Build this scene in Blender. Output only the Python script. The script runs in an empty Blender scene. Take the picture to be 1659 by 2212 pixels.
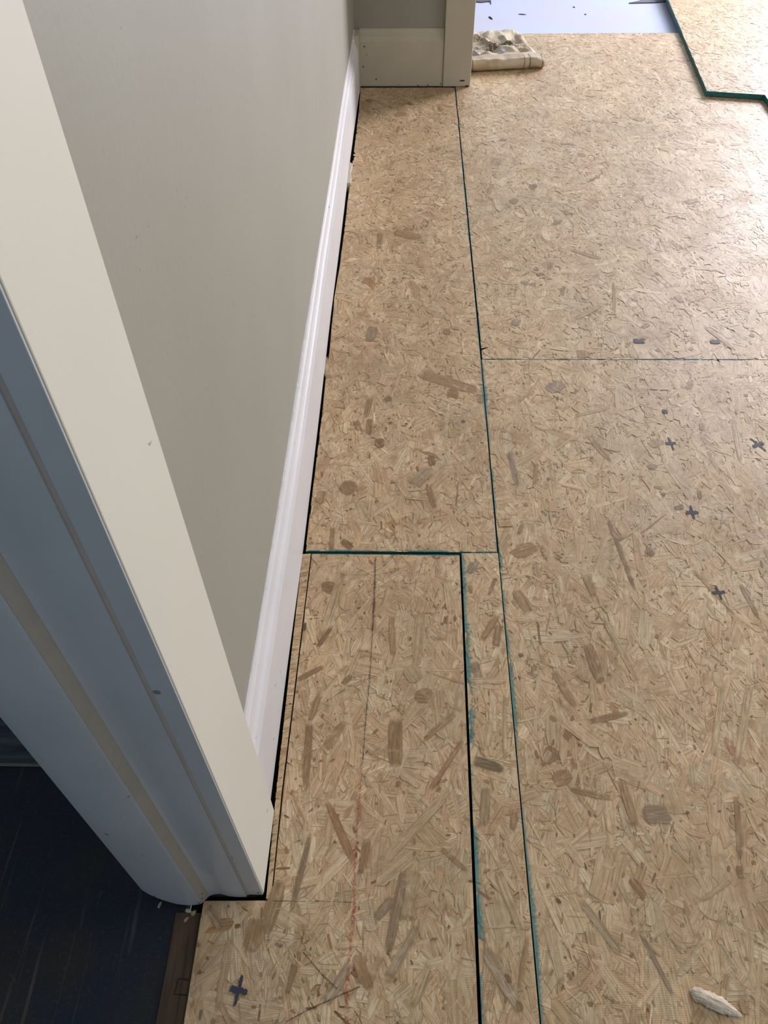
import bpy, bmesh, math, random
import numpy as np
from mathutils import Vector, Matrix
from mathutils.geometry import tessellate_polygon

S = bpy.context.scene
COL = S.collection

# ------------------------------------------------------------------ camera
cd = bpy.data.cameras.new('camera'); cam = bpy.data.objects.new('camera', cd); COL.objects.link(cam)
cam.matrix_world = Matrix([[0.999701, -0.009686, 0.022439, 0.0], [0.022092, 0.75078, -0.660183, 0.0], [-0.010452, 0.660482, 0.75077, 1.25], [0.0, 0.0, 0.0, 1.0]])
cd.sensor_fit = 'VERTICAL'; cd.sensor_height = 36.0; cd.lens = 36.0*1688.0/2212.0
cd.clip_start = .02; cd.clip_end = 60
S.camera = cam

# ------------------------------------------------------------------ light
w = bpy.data.worlds.new('world'); S.world = w; w.use_nodes = True
bg = w.node_tree.nodes['Background']; bg.inputs[0].default_value = (.74, .86, 1.0, 1); bg.inputs[1].default_value = .34

def area(name, loc, target, sx, sy, power, color):
    l = bpy.data.lights.new(name, 'AREA'); l.shape = 'RECTANGLE'; l.size = sx; l.size_y = sy
    l.energy = power; l.color = color
    o = bpy.data.objects.new(name, l); COL.objects.link(o)
    o.location = loc
    o.rotation_euler = (Vector(target)-Vector(loc)).to_track_quat('-Z', 'Y').to_euler()
    return o
area('far_window_light', (3.3, 5.9, 1.55), (.4, 3.2, 0), 1.3, 1.4, 310, (.93, .92, 1.0))
area('far_sheen_light', (1.1, 6.9, 1.5), (.9, 3.4, 0), 2.4, 1.4, 36, (.82, .88, 1.0))  # added unseen light that lays a bluish sheen on the far floor
area('side_fill_light', (3.4, 1.6, 1.7), (-.2, 1.4, .2), 1.6, 1.4, 31, (1.0, .92, .82))  # unseen warm fill added from the right for casing and wall
area('overhead_fill_light', (1.2, .6, 2.6), (.4, .9, 0), .5, .5, 9, (1.0, .87, .70))  # unseen overhead fill added to brighten the foreground

vs = S.view_settings
S.display_settings.display_device = 'sRGB'
vs.view_transform = 'Standard'; vs.look = 'None'; vs.exposure = 0.0; vs.gamma = 1.0; vs.use_curve_mapping = False

# ------------------------------------------------------------------ helpers
def lin(c):
    return tuple((x/255/12.92 if x/255 <= .04045 else ((x/255+.055)/1.055)**2.4) for x in c)

class NT:
    def __init__(s, name, rough=.5, spec=.4):
        s.m = bpy.data.materials.new(name); s.m.use_nodes = True
        s.t = s.m.node_tree; s.b = s.t.nodes['Principled BSDF']
        s.b.inputs['Roughness'].default_value = rough
        s.b.inputs['Specular IOR Level'].default_value = spec
    def n(s, typ, **kw):
        nd = s.t.nodes.new(typ)
        for k, v in kw.items():
            if k.startswith('i_'):
                key = k[2:].replace('_', ' ')
                nd.inputs[key].default_value = v
            else: setattr(nd, k, v)
        return nd
    def l(s, a, b): s.t.links.new(a, b)
    def obj(s): return s.n('ShaderNodeTexCoord').outputs['Object']
    def noise(s, vec, scale, detail=3, rough=.55, dist=0, dim=None):
        nd = s.n('ShaderNodeTexNoise'); nd.inputs['Scale'].default_value = scale
        nd.inputs['Detail'].default_value = detail; nd.inputs['Roughness'].default_value = rough
        nd.inputs['Distortion'].default_value = dist
        s.l(vec, nd.inputs['Vector']); return nd.outputs[0]
    def maps(s, vec, sc, loc=(0,0,0), rot=(0,0,0)):
        nd = s.n('ShaderNodeMapping'); nd.inputs['Scale'].default_value = sc
        nd.inputs['Location'].default_value = loc; nd.inputs['Rotation'].default_value = rot
        s.l(vec, nd.inputs['Vector']); return nd.outputs[0]
    def ramp(s, v, stops):
        nd = s.n('ShaderNodeValToRGB'); e = nd.color_ramp.elements
        while len(e) < len(stops): e.new(.5)
        for i, (p, c) in enumerate(stops):
            e[i].position = p
            e[i].color = (c, c, c, 1) if not hasattr(c, '__len__') else (*c[:3], 1)
        s.l(v, nd.inputs[0]); return nd.outputs[0]
    def mix(s, f, a, b, mode='MIX'):
        nd = s.n('ShaderNodeMix'); nd.data_type = 'RGBA'; nd.blend_type = mode
        for sock, v in ((nd.inputs[0], f), (nd.inputs[6], a), (nd.inputs[7], b)):
            if hasattr(v, 'type') and hasattr(v, 'node'): s.l(v, sock)
            elif hasattr(v, '__len__'): sock.default_value = (*v[:3], 1)
            else: sock.default_value = v
        return nd.outputs[2]
    def math(s, op, a, b=None, c=None):
        nd = s.n('ShaderNodeMath', operation=op)
        for i, v in enumerate((a, b, c)):
            if v is None: continue
            if hasattr(v, 'node'): s.l(v, nd.inputs[i])
            else: nd.inputs[i].default_value = v
        return nd.outputs[0]
    def bump(s, h, strength, dist):
        nd = s.n('ShaderNodeBump'); nd.inputs['Strength'].default_value = strength
        nd.inputs['Distance'].default_value = dist
        s.l(h, nd.inputs['Height']); s.l(nd.outputs[0], s.b.inputs['Normal'])
    def base(s, v):
        if hasattr(v, 'node'): s.l(v, s.b.inputs['Base Color'])
        else: s.b.inputs['Base Color'].default_value = (*v[:3], 1)

def paint(name, c1, c2, rough=.45, speck=.0, scale=3., speck_col=(70, 62, 50), bumpd=.0006, speck_scale=60, stain=.0, stain_col=(150,150,140)):
    t = NT(name, rough, .4); o = t.obj()
    f = t.ramp(t.noise(o, scale, 4), [(.3, 0.), (.7, 1.)])
    c = t.mix(f, lin(c1), lin(c2))
    if stain > 0:
        g = t.ramp(t.noise(t.maps(o, (1, 1, .35)), 9, 5), [(.52, 0.), (.7, stain)])
        c = t.mix(g, c, lin(stain_col))
    if speck > 0:
        v = t.n('ShaderNodeTexVoronoi'); v.inputs['Scale'].default_value = speck_scale; t.l(o, v.inputs['Vector'])
        a = t.math('LESS_THAN', v.outputs['Distance'], .13)
        b = t.math('GREATER_THAN', t.noise(o, 14, 2), .62)
        c = t.mix(t.math('MULTIPLY', t.math('MULTIPLY', a, b), speck), c, lin(speck_col))
    t.base(c)
    t.bump(t.noise(o, 120, 4), .25, bumpd)
    return t.m

def osb_material(name, use_tone, soft=False):
    t = NT(name, .52, .42)
    o = t.obj()
    if use_tone:
        tone = t.n('ShaderNodeAttribute', attribute_name='tone').outputs['Color']
        uv = t.n('ShaderNodeAttribute', attribute_name='fuv').outputs['Vector']
        rel = t.n('ShaderNodeAttribute', attribute_name='frel').outputs['Vector']
        g1 = t.noise(t.maps(uv, (9, 330, 1)), 1., 3, .6, .4)
        g2 = t.noise(t.maps(uv, (14, 1100, 1)), 1., 2, .5)
        g = t.math('ADD', t.math('MULTIPLY', g1, .65), t.math('MULTIPLY', g2, .35))
        c = t.mix(t.ramp(g, [(.40, 0.), (.56, 1.)]), lin((196, 188, 176)), lin((255, 252, 246)))
        c = t.mix(1., tone, c, 'MULTIPLY')
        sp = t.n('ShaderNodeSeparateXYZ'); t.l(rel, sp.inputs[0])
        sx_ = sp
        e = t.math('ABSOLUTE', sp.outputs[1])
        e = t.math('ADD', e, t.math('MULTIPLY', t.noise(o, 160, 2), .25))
        c = t.mix(t.ramp(e, [(1.05, 0.), (1.20, .16)]), c, lin((112, 84, 56)))  # flake rims darkened: shade and dirt between strands put into colour
        mo = t.noise(t.maps(uv, (40, 90, 1)), 1., 4, .6, .5)
        c = t.mix(t.ramp(mo, [(.42, 0.), (.68, .30)]), c, lin((164, 130, 92)))
        lt = t.noise(t.maps(uv, (24, 150, 1), (7, 3, 0)), 1., 3, .6, .3)
        c = t.mix(t.ramp(lt, [(.56, 0.), (.74, .32)]), c, lin((232, 208, 170)))
        h = g
    else:
        c = t.mix(t.ramp(t.noise(t.maps(o, (60, 240, 1)), 1., 4), [(.3, 0.), (.7, 1.)]), lin((196, 166, 126)), lin((218, 188, 150)))
        h = t.noise(o, 300, 3)
    # handling dirt and resin blotches
    bl = t.ramp(t.noise(o, 4.2, 5, .6), [(.44, 0.), (.68, .40)])
    c = t.mix(bl, c, lin((142, 112, 78)))
    b2 = t.ramp(t.noise(t.maps(o, (1, 1, 1), (3, 7, 0)), 26, 4, .6), [(.58, 0.), (.70, .6)])
    c = t.mix(b2, c, lin((150, 116, 80)))
    # fibres and smears that run across strands
    s1 = t.noise(t.maps(o, (34, 9, 1), (1, 2, 0), (0, 0, .12)), 1., 6, .68, 1.4)
    c = t.mix(t.ramp(s1, [(.48, 0.), (.74, .36)]), c, lin((150, 118, 84)))
    s2 = t.noise(t.maps(o, (22, 70, 1), (4, 2, 0), (0, 0, .5)), 1., 6, .66, 1.0)
    c = t.mix(t.ramp(s2, [(.50, 0.), (.74, .34)]), c, lin((146, 116, 84)))
    s3 = t.noise(t.maps(o, (46, 30, 1), (8, 5, 0), (0, 0, -.6)), 1., 5, .62, 1.2)
    c = t.mix(t.ramp(s3, [(.54, 0.), (.76, .40)]), c, lin((236, 216, 184)))
    c = t.mix(t.ramp(t.noise(o, 2.3, 4, .55), [(.44, 0.), (.66, .22)]), c, lin((150, 126, 98)))
    # tiny dark chips and pits
    pit = t.ramp(t.noise(t.maps(o, (150, 260, 1), (5, 1, 0)), 1., 2, .5), [(.74, 0.), (.82, .7)])
    c = t.mix(pit, c, lin((92, 66, 42)))
    # edge sealer sprayed over the rim, ragged
    ed = t.n('ShaderNodeAttribute', attribute_name='edges').outputs['Vector']
    sp = t.n('ShaderNodeSeparateXYZ'); t.l(ed, sp.inputs[0])
    mn = t.math('MINIMUM', t.math('MINIMUM', sp.outputs[0], sp.outputs[1]), sp.outputs[2])
    rag = t.noise(t.maps(o, (150, 150, 1)), 1., 5, .7)
    amt = t.ramp(t.noise(t.maps(o, (1, 1, 1), (9, 2, 0)), 5., 2), [(.35, .25), (.65, 1.)])
    lim = t.math('MULTIPLY', t.math('MULTIPLY', rag, .0105), amt)
    d = t.math('SUBTRACT', t.math('ADD', lim, -.0012), mn)
    f = t.n('ShaderNodeMapRange'); t.l(d, f.inputs[0])
    f.inputs[1].default_value = -.0012; f.inputs[2].default_value = .0016; f.inputs[3].default_value = 0; f.inputs[4].default_value = .85
    c = t.mix(f.outputs[0], c, lin((52, 118, 116)))
    t.base(c)
    # embossed screen lines of the smooth face
    wv = t.n('ShaderNodeTexWave'); wv.bands_direction = 'Y'; wv.inputs['Scale'].default_value = 150
    wv.inputs['Distortion'].default_value = .6; wv.inputs['Detail'].default_value = 1; t.l(o, wv.inputs['Vector'])
    ms = t.ramp(t.noise(t.maps(o, (1, 1, 1), (1, 4, 2)), 7, 2), [(.42, 0.), (.6, 1.)])
    hh = t.math('ADD', t.math('MULTIPLY', h, 1.0), t.math('MULTIPLY', t.math('MULTIPLY', wv.outputs['Fac'], ms), .35))
    t.bump(hh, .5, .0009)
    if soft:
        a1 = t.math('MAXIMUM', t.math('ABSOLUTE', sx_.outputs[0]), t.math('ABSOLUTE', sx_.outputs[1]))
        a1 = t.math('ADD', a1, t.math('MULTIPLY', t.noise(t.maps(uv, (90, 420, 1)), 1., 4, .65), .55))
        a2 = t.ramp(t.noise(t.maps(uv, (50, 260, 1), (2, 8, 0)), 1., 3, .6), [(.3, .62), (.62, 1.)])
        t.l(t.math('MULTIPLY', t.ramp(t.math('SUBTRACT', a1, .55), [(.42, 1.), (.74, 0.)]), a2), t.b.inputs['Alpha'])
    return t.m

M = {}
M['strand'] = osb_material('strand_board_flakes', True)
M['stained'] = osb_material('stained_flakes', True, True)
M['core'] = osb_material('strand_board_core', False)
def sealer(name, a, b):
    t = NT(name, .6, .3); o = t.obj()
    t.base(t.mix(t.ramp(t.noise(t.maps(o, (60, 60, 200)), 1., 4), [(.35, 0.), (.65, 1.)]), lin(a), lin(b)))
    t.bump(t.noise(o, 250, 4), .6, .002); return t.m
M['sealer'] = sealer('teal_edge_sealer', (34, 92, 92), (52, 122, 122))
M['cut'] = sealer('bare_cut_edge', (150, 120, 84), (192, 160, 116))
M['gray_wall'] = paint('taupe_wall_paint', (146, 143, 131), (151, 149, 137), .55, .55, 2.5, (112, 108, 98), .0012, 75)
M['white_trim'] = paint('white_trim_paint', (214, 212, 213), (206, 203, 203), .38, .8, 5, (120, 112, 104), .0006, 55)
M['cream_trim'] = paint('cream_casing_paint', (214, 211, 198), (208, 205, 193), .42, .7, 3, (150, 140, 122), .0005, 26)
M['beige_trim'] = paint('beige_trim_paint', (190, 182, 164), (180, 172, 154), .5, .8, 6, (96, 84, 66), .0006, 30, .3, (160, 156, 148))
M['jamb_paint'] = paint('pale_blue_grey_jamb_paint', (186, 190, 194), (172, 179, 182), .32, .8, 4, (110, 104, 94), .0005, 34)
M['old_paint'] = paint('yellowed_old_paint', (180, 172, 158), (166, 162, 152), .5, .6, 18, (110, 96, 74))
M['void'] = paint('dusty_underfloor', (22, 18, 14), (34, 28, 22), .9)

def dark_floor():
    t = NT('worn_dark_floor', .55, .35); o = t.obj()
    c = t.mix(t.ramp(t.noise(o, 9, 5, .6), [(.35, 0.), (.65, 1.)]), lin((17, 26, 46)), lin((34, 38, 38)))
    c = t.mix(t.ramp(t.noise(t.maps(o, (1, 1, 1), (4, 4, 0)), 5, 4), [(.5, 0.), (.66, .6)]), c, lin((44, 36, 28)))
    c = t.mix(t.ramp(t.noise(o, 170, 3, .7), [(.55, 0.), (.78, .35)]), c, lin((84, 90, 90)))
    s = t.noise(t.maps(o, (90, 3, 1), (0, 0, 0), (0, 0, .16)), 1., 3, .5, 1.2)
    c = t.mix(t.ramp(s, [(.62, 0.), (.74, .36)]), c, lin((110, 100, 84)))
    t.base(c); t.bump(t.noise(o, 120, 5), .5, .001); return t.m
M['dark_floor'] = dark_floor()
def brown_wood(name, a, b, rot=0):
    t = NT(name, .6, .3); o = t.obj()
    g = t.noise(t.maps(o, (90, 6, 6) if not rot else (6, 60, 60)), 1., 5, .6, .8)
    c = t.mix(t.ramp(g, [(.35, 0.), (.65, 1.)]), lin(a), lin(b))
    c = t.mix(t.ramp(t.noise(o, 24, 4), [(.55, 0.), (.75, .6)]), c, lin(tuple(x*.6 for x in a)))
    t.base(c); t.bump(g, .5, .0012); return t.m
M['threshold'] = brown_wood('old_threshold_wood', (66, 52, 40), (92, 74, 56))
M['grey_plank'] = brown_wood('grey_plank_wood', (44, 52, 60), (84, 88, 90), 1)
M['plank_edge'] = brown_wood('grey_plank_edge', (120, 114, 106), (146, 138, 126), 1)
def lilac():
    t = NT('sky_tinted_subfloor', .34, .5); o = t.obj()
    c = t.mix(t.ramp(t.noise(o, 2.2, 3), [(.35, 0.), (.65, 1.)]), lin((170, 163, 176)), lin((162, 172, 206)))  # blue of the reflected sky put into the floor's base colour
    c = t.mix(t.ramp(t.noise(o, 13, 3), [(.5, 0.), (.7, .3)]), c, lin((164, 168, 182)))
    t.base(c); t.bump(t.noise(o, 40, 3), .3, .001); return t.m
M['lilac'] = lilac()
M['ink'] = paint('dark_blue_black_ink', (42, 46, 58), (58, 62, 76), .6)
def chalk(name, col, cover, scale=260):
    t = NT(name, .8, .1); o = t.obj(); t.base(lin(col))
    a = t.ramp(t.noise(o, scale, 4, .7), [(.5-cover/2, 0.), (.5+.12, .85)])
    t.l(a, t.b.inputs['Alpha']); return t.m
M['chalk'] = chalk('faded_red_chalk', (178, 84, 62), .12)
M['pencil'] = chalk('grey_pencil', (66, 58, 54), .55)
M['grime_gap'] = paint('dark_grime_and_gap_shade', (34, 28, 22), (50, 40, 30), .8)
M['debris'] = paint('dark_debris_bits', (62, 56, 58), (44, 40, 42), .7)
M['torn'] = paint('torn_grey_paper', (96, 92, 100), (70, 66, 72), .8)

def mesh(name, verts, faces, mat, parent=None, smooth=False, mats=None, fmat=None):
    me = bpy.data.meshes.new(name); me.from_pydata([tuple(v) for v in verts], [], faces)
    if mats:
        for m in mats: me.materials.append(m)
        me.polygons.foreach_set('material_index', fmat)
    else: me.materials.append(mat)
    if smooth: me.polygons.foreach_set('use_smooth', [True]*len(me.polygons))
    me.update()
    o = bpy.data.objects.new(name, me); COL.objects.link(o)
    if parent: o.parent = parent
    return o
def bevel(o, w, seg=2):
    b = o.modifiers.new('bevel', 'BEVEL'); b.width = w; b.segments = seg; b.limit_method = 'ANGLE'; b.angle_limit = math.radians(35)
    return o
def struct(o, label=None):
    o['kind'] = 'structure'
    if label: o['label'] = label
    return o
def tag(o, label, cat, group=None):
    o['label'] = label; o['category'] = cat
    if group: o['group'] = group
    return o
def empty(name, loc=(0, 0, 0)):
    o = bpy.data.objects.new(name, None); COL.objects.link(o); o.location = loc; o.empty_display_size = .05; return o
def prism(name, poly, z0, z1, mat, parent=None, side=None, mats=None):
    n = len(poly)
    a = sum(poly[i][0]*poly[(i+1) % n][1]-poly[(i+1) % n][0]*poly[i][1] for i in range(n))
    if a < 0:
        poly = poly[::-1]
        if side: side = [side[(n-2-i) % n] for i in range(n)]
    v = [(x, y, z0) for x, y in poly]+[(x, y, z1) for x, y in poly]
    f = [tuple(range(n-1, -1, -1)), tuple(range(n, 2*n))]+[(i, (i+1) % n, n+(i+1) % n, n+i) for i in range(n)]
    if mats: return mesh(name, v, f, None, parent, mats=mats, fmat=[0, 0]+[side[i] if side else 1 for i in range(n)])
    return mesh(name, v, f, mat, parent)
def box(name, x0, x1, y0, y1, z0, z1, mat, parent=None):
    return prism(name, [(x0, y0), (x1, y0), (x1, y1), (x0, y1)], z0, z1, mat, parent)

# ------------------------------------------------------------------ strand boards
RNG = np.random.default_rng(7)
PAL = np.array([lin(c) for c in [(214, 184, 146), (222, 196, 160), (206, 174, 134), (228, 206, 172), (194, 162, 122), (218, 188, 148),
                                 (200, 182, 154), (200, 160, 124), (234, 214, 182), (208, 186, 152), (180, 146, 108), (212, 178, 138)]])
PAL = (PAL*.70+np.array(lin((212, 187, 153)))*.30)*1.02
PW = np.array([16, 16, 13, 11, 6, 15, 5, 4, 7, 8, 3, 10.]); PW /= PW.sum()
DARK = np.array([lin(c) for c in [(132, 98, 66), (112, 80, 52), (146, 112, 78), (120, 104, 80)]])

def poly_area(p):
    return abs(sum(p[i][0]*p[(i+1) % len(p)][1]-p[(i+1) % len(p)][0]*p[i][1] for i in range(len(p))))/2
def flake_mesh(name, V, TONE, UV, REL, sealed, parent, mat):
    V = np.concatenate(V); TONE = np.concatenate(TONE); UV = np.concatenate(UV); REL = np.concatenate(REL)
    n, k = V.shape[:2]
    me = bpy.data.meshes.new(name)
    me.vertices.add(n*k); me.vertices.foreach_set('co', V.reshape(-1).astype(np.float32))
    me.loops.add(n*k); me.loops.foreach_set('vertex_index', np.arange(n*k, dtype=np.int32)[::1])
    # template runs clockwise seen from above in some cases: reverse so that normals look up
    idx = np.arange(n*k, dtype=np.int32).reshape(n, k)
    sx = V[:, :, 0]; sy = V[:, :, 1]
    ar = (sx*np.roll(sy, -1, 1)-np.roll(sx, -1, 1)*sy).sum(1)
    idx[ar < 0] = idx[ar < 0][:, ::-1]
    me.loops.foreach_set('vertex_index', idx.reshape(-1))
    me.polygons.add(n); me.polygons.foreach_set('loop_start', np.arange(0, n*k, k, dtype=np.int32))
    me.update(calc_edges=True)
    at = me.attributes.new('tone', 'FLOAT_COLOR', 'POINT')
    tc = np.ones((n, k, 4), np.float32); tc[:, :, :3] = TONE[:, None, :]; at.data.foreach_set('color', tc.reshape(-1))
    for nm, arr in (('fuv', UV), ('frel', REL)):
        at = me.attributes.new(nm, 'FLOAT_VECTOR', 'POINT'); at.data.foreach_set('vector', arr.astype(np.float32).reshape(-1))
    E = np.full((n*k, 3), 9., np.float32); XY = V.reshape(-1, 3)[:, :2]
    for j, (p, q, far) in enumerate(sealed[:3]):
        p = np.array(p); q = np.array(q); t = (q-p)/np.linalg.norm(q-p); nn = np.array([-t[1], t[0]])
        E[:, j] = ((XY-p)@nn)*(far or 1)
    at = me.attributes.new('edges', 'FLOAT_VECTOR', 'POINT'); at.data.foreach_set('vector', E.reshape(-1))
    me.materials.append(M[mat])
    o = bpy.data.objects.new(name, me); COL.objects.link(o); o.parent = parent; o['kind'] = 'stuff'
    return o

def strands(parent, regions, z, sealed, specials=(), cover=5.0, ang=None, smin=1.0, seed=1):
    """real wood flakes pressed on the face of a board; regions are convex polygons (counter-clockwise),
    sealed are up to three lines (point, inward normal) whose rim carries sealer"""
    R = np.random.default_rng(seed)
    V = []; TONE = []; UV = []; REL = []
    for poly in regions:
        P = np.array(poly, float); A = poly_area(poly)
        lo, hi = P.min(0), P.max(0)
        frac = A/np.prod(hi-lo)
        for kind, cov in (('big', cover*.62), ('mid', cover*.17), ('fine', .05), ('dark', .018)):
            mL, sL, mW, sW = {'big': (.080, .36, .0200, .42), 'mid': (.036, .42, .0090, .5), 'fine': (.016, .5, .0012, .4), 'dark': (.007, .5, .0030, .4)}[kind]
            mL *= smin; mW *= smin if kind != 'fine' else 1
            n = int(cov*A/(mL*mW*1.15)/frac)
            c = lo+(hi-lo)*R.random((n, 2))
            L = mL*np.exp(sL*R.standard_normal(n)); W = mW*np.exp(sW*R.standard_normal(n))
            L = np.minimum(L, .16); W = np.minimum(W, .042)
            if ang is None:
                th = np.where(R.random(n) < .50, math.pi/2+.40*R.standard_normal(n), R.random(n)*math.pi)
            else: th = ang+.16*R.standard_normal(n)
            # template: ragged ended flake
            k = 10
            u = np.stack([-.5+.10*R.random(n), -.5+.16*R.random(n)*0-.0*L, -.46+.10*R.random(n), -.15+0*L, .2+0*L,
                          .5-.10*R.random(n), .5+0*L, .46-.10*R.random(n), .15+0*L, -.2+0*L], 1)
            v = np.stack([-.5+.15*R.random(n), -.1+.2*R.random(n), .5-.15*R.random(n), .5+.1*(R.random(n)-.5), .5+.1*(R.random(n)-.5),
                          .5-.2*R.random(n), .2*(R.random(n)-.5), -.5+.2*R.random(n), -.5+.1*(R.random(n)-.5), -.5+.1*(R.random(n)-.5)], 1)
            uu = u*L[:, None]; vv = v*W[:, None]
            bend = (R.standard_normal(n)*.05)[:, None]*(uu/L[:, None])**2*L[:, None]
            vv2 = vv+bend
            ct, st = np.cos(th)[:, None], np.sin(th)[:, None]
            x = c[:, 0:1]+uu*ct-vv2*st; y = c[:, 1:2]+uu*st+vv2*ct
            inside = np.ones(n, bool)
            for i in range(len(P)):
                a, b = P[i], P[(i+1) % len(P)]; t = (b-a)/np.linalg.norm(b-a); nn = np.array([-t[1], t[0]])
                inside &= (((c-a)@nn) > 0)
            for _ in range(2):
                for i in range(len(P)):
                    a, b = P[i], P[(i+1) % len(P)]; t = (b-a)/np.linalg.norm(b-a); nn = np.array([-t[1], t[0]])
                    d = (x-a[0])*nn[0]+(y-a[1])*nn[1]; d = np.minimum(d, 0)
                    x = x-d*nn[0]; y = y-d*nn[1]
            zc = {'big': (.0008, .0006), 'mid': (.0009, .0007), 'fine': (.0015, .0003), 'dark': (.0015, .0003)}[kind]
            zz = z+zc[0]+zc[1]*R.random(n)[:, None]+(R.standard_normal(n)*.0045)[:, None]*uu+(R.standard_normal(n)*.010)[:, None]*vv
            if kind == 'fine':
                col = np.where((R.random(n) < .5)[:, None], PAL[R.choice(len(PAL), n, p=PW)]*1.12, PAL[R.choice(len(PAL), n, p=PW)]*.70)
            elif kind == 'dark': col = DARK[R.integers(0, 4, n)]*1.15
            else:
                col = PAL[R.choice(len(PAL), n, p=PW)]
                col = col*(1+.045*R.standard_normal(n)[:, None])
                dk = R.random(n) < .008
                col[dk] = DARK[R.integers(0, 4, dk.sum())]*1.7
            if ang is not None: col = col*(1+.14*R.standard_normal(n)[:, None])
            keep = inside
            V.append(np.stack([x, y, zz], 2)[keep]); TONE.append(col[keep])
            off = R.random((n, 2))*40
            UV.append(np.stack([uu+off[:, :1], vv+off[:, 1:], 0*uu], 2)[keep])
            REL.append(np.stack([u*2, v*2, 0*u+R.random(n)[:, None]], 2)[keep])
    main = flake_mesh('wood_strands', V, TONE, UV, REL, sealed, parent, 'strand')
    V = []; TONE = []; UV = []; REL = []
    # named flakes and knots seen in this board
    for (x0, y0, x1, y1, wd, c) in specials:
        a = np.array([x0, y0]); b = np.array([x1, y1]); L = np.linalg.norm(b-a); d = (b-a)/max(L, 1e-6); q = np.array([-d[1], d[0]])
        if L < wd*1.9:
            tt = np.linspace(0, 2*math.pi, 10, endpoint=False)+.2; rr = 1+.16*R.standard_normal(10)
            u = .5*np.cos(tt)*rr; v = .5*np.sin(tt)*rr
        else:
            u = np.array([-.47, -.5, -.46, -.15, .2, .45, .5, .47, .15, -.2])+.02*R.standard_normal(10)
            v = np.array([-.42, 0, .4, .5, .48, .35, 0, -.35, -.5, -.5])+.06*R.standard_normal(10)
        L = max(L, wd*.8)
        uu = u*L; vv = v*wd; m = (a+b)/2
        V.append(np.stack([m[0]+uu*d[0]+vv*q[0], m[1]+uu*d[1]+vv*q[1], z+.00185+.00025*R.random()+0*uu], 1)[None])
        TONE.append(np.array([lin(c)])*.70+PAL[0]*.24 if sum(c) > 300 else np.array([lin(c)])*1.2); o2 = R.random(2)*40
        UV.append(np.stack([uu+o2[0], vv+o2[1], 0*uu], 1)[None]); REL.append(np.stack([u*2, v*2*.85, 0*u], 1)[None])
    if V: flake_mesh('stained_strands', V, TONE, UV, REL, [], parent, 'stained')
    return main

TH = .018
def board(name, poly, z, sealed_sides, parent=None, **kw):
    """poly counter-clockwise; sealed_sides = indices of edges painted with sealer"""
    b = prism(name, poly, z-TH, z+.0004, None, parent, side=[1 if i in sealed_sides else 2 for i in range(len(poly))],
              mats=[M['core'], M['sealer'], M['cut']])
    E = np.full((len(b.data.vertices), 3), 9., np.float32)
    at = b.data.attributes.new('edges', 'FLOAT_VECTOR', 'POINT'); at.data.foreach_set('vector', E.reshape(-1))
    regs = kw.pop('regions', [poly])
    sl = kw.pop('rim', [(poly[i], poly[(i+1) % len(poly)], 0) for i in sealed_sides])
    strands(b, regs, z, sl, **kw)
    return b

floor = struct(box('floor', -.31, 3.0, -1.0, 4.04, -.060, -.020, M['void']))

def wavy(x, y0, y1, n, amp, seed, pts=None):
    r = random.Random(seed); out = []
    for i in range(n+1):
        y = y0+(y1-y0)*i/n
        xx = x if pts is None else float(np.interp(y, [p[1] for p in pts], [p[0] for p in pts]))
        out.append((xx+r.uniform(-amp, amp), y))
    return out

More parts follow.
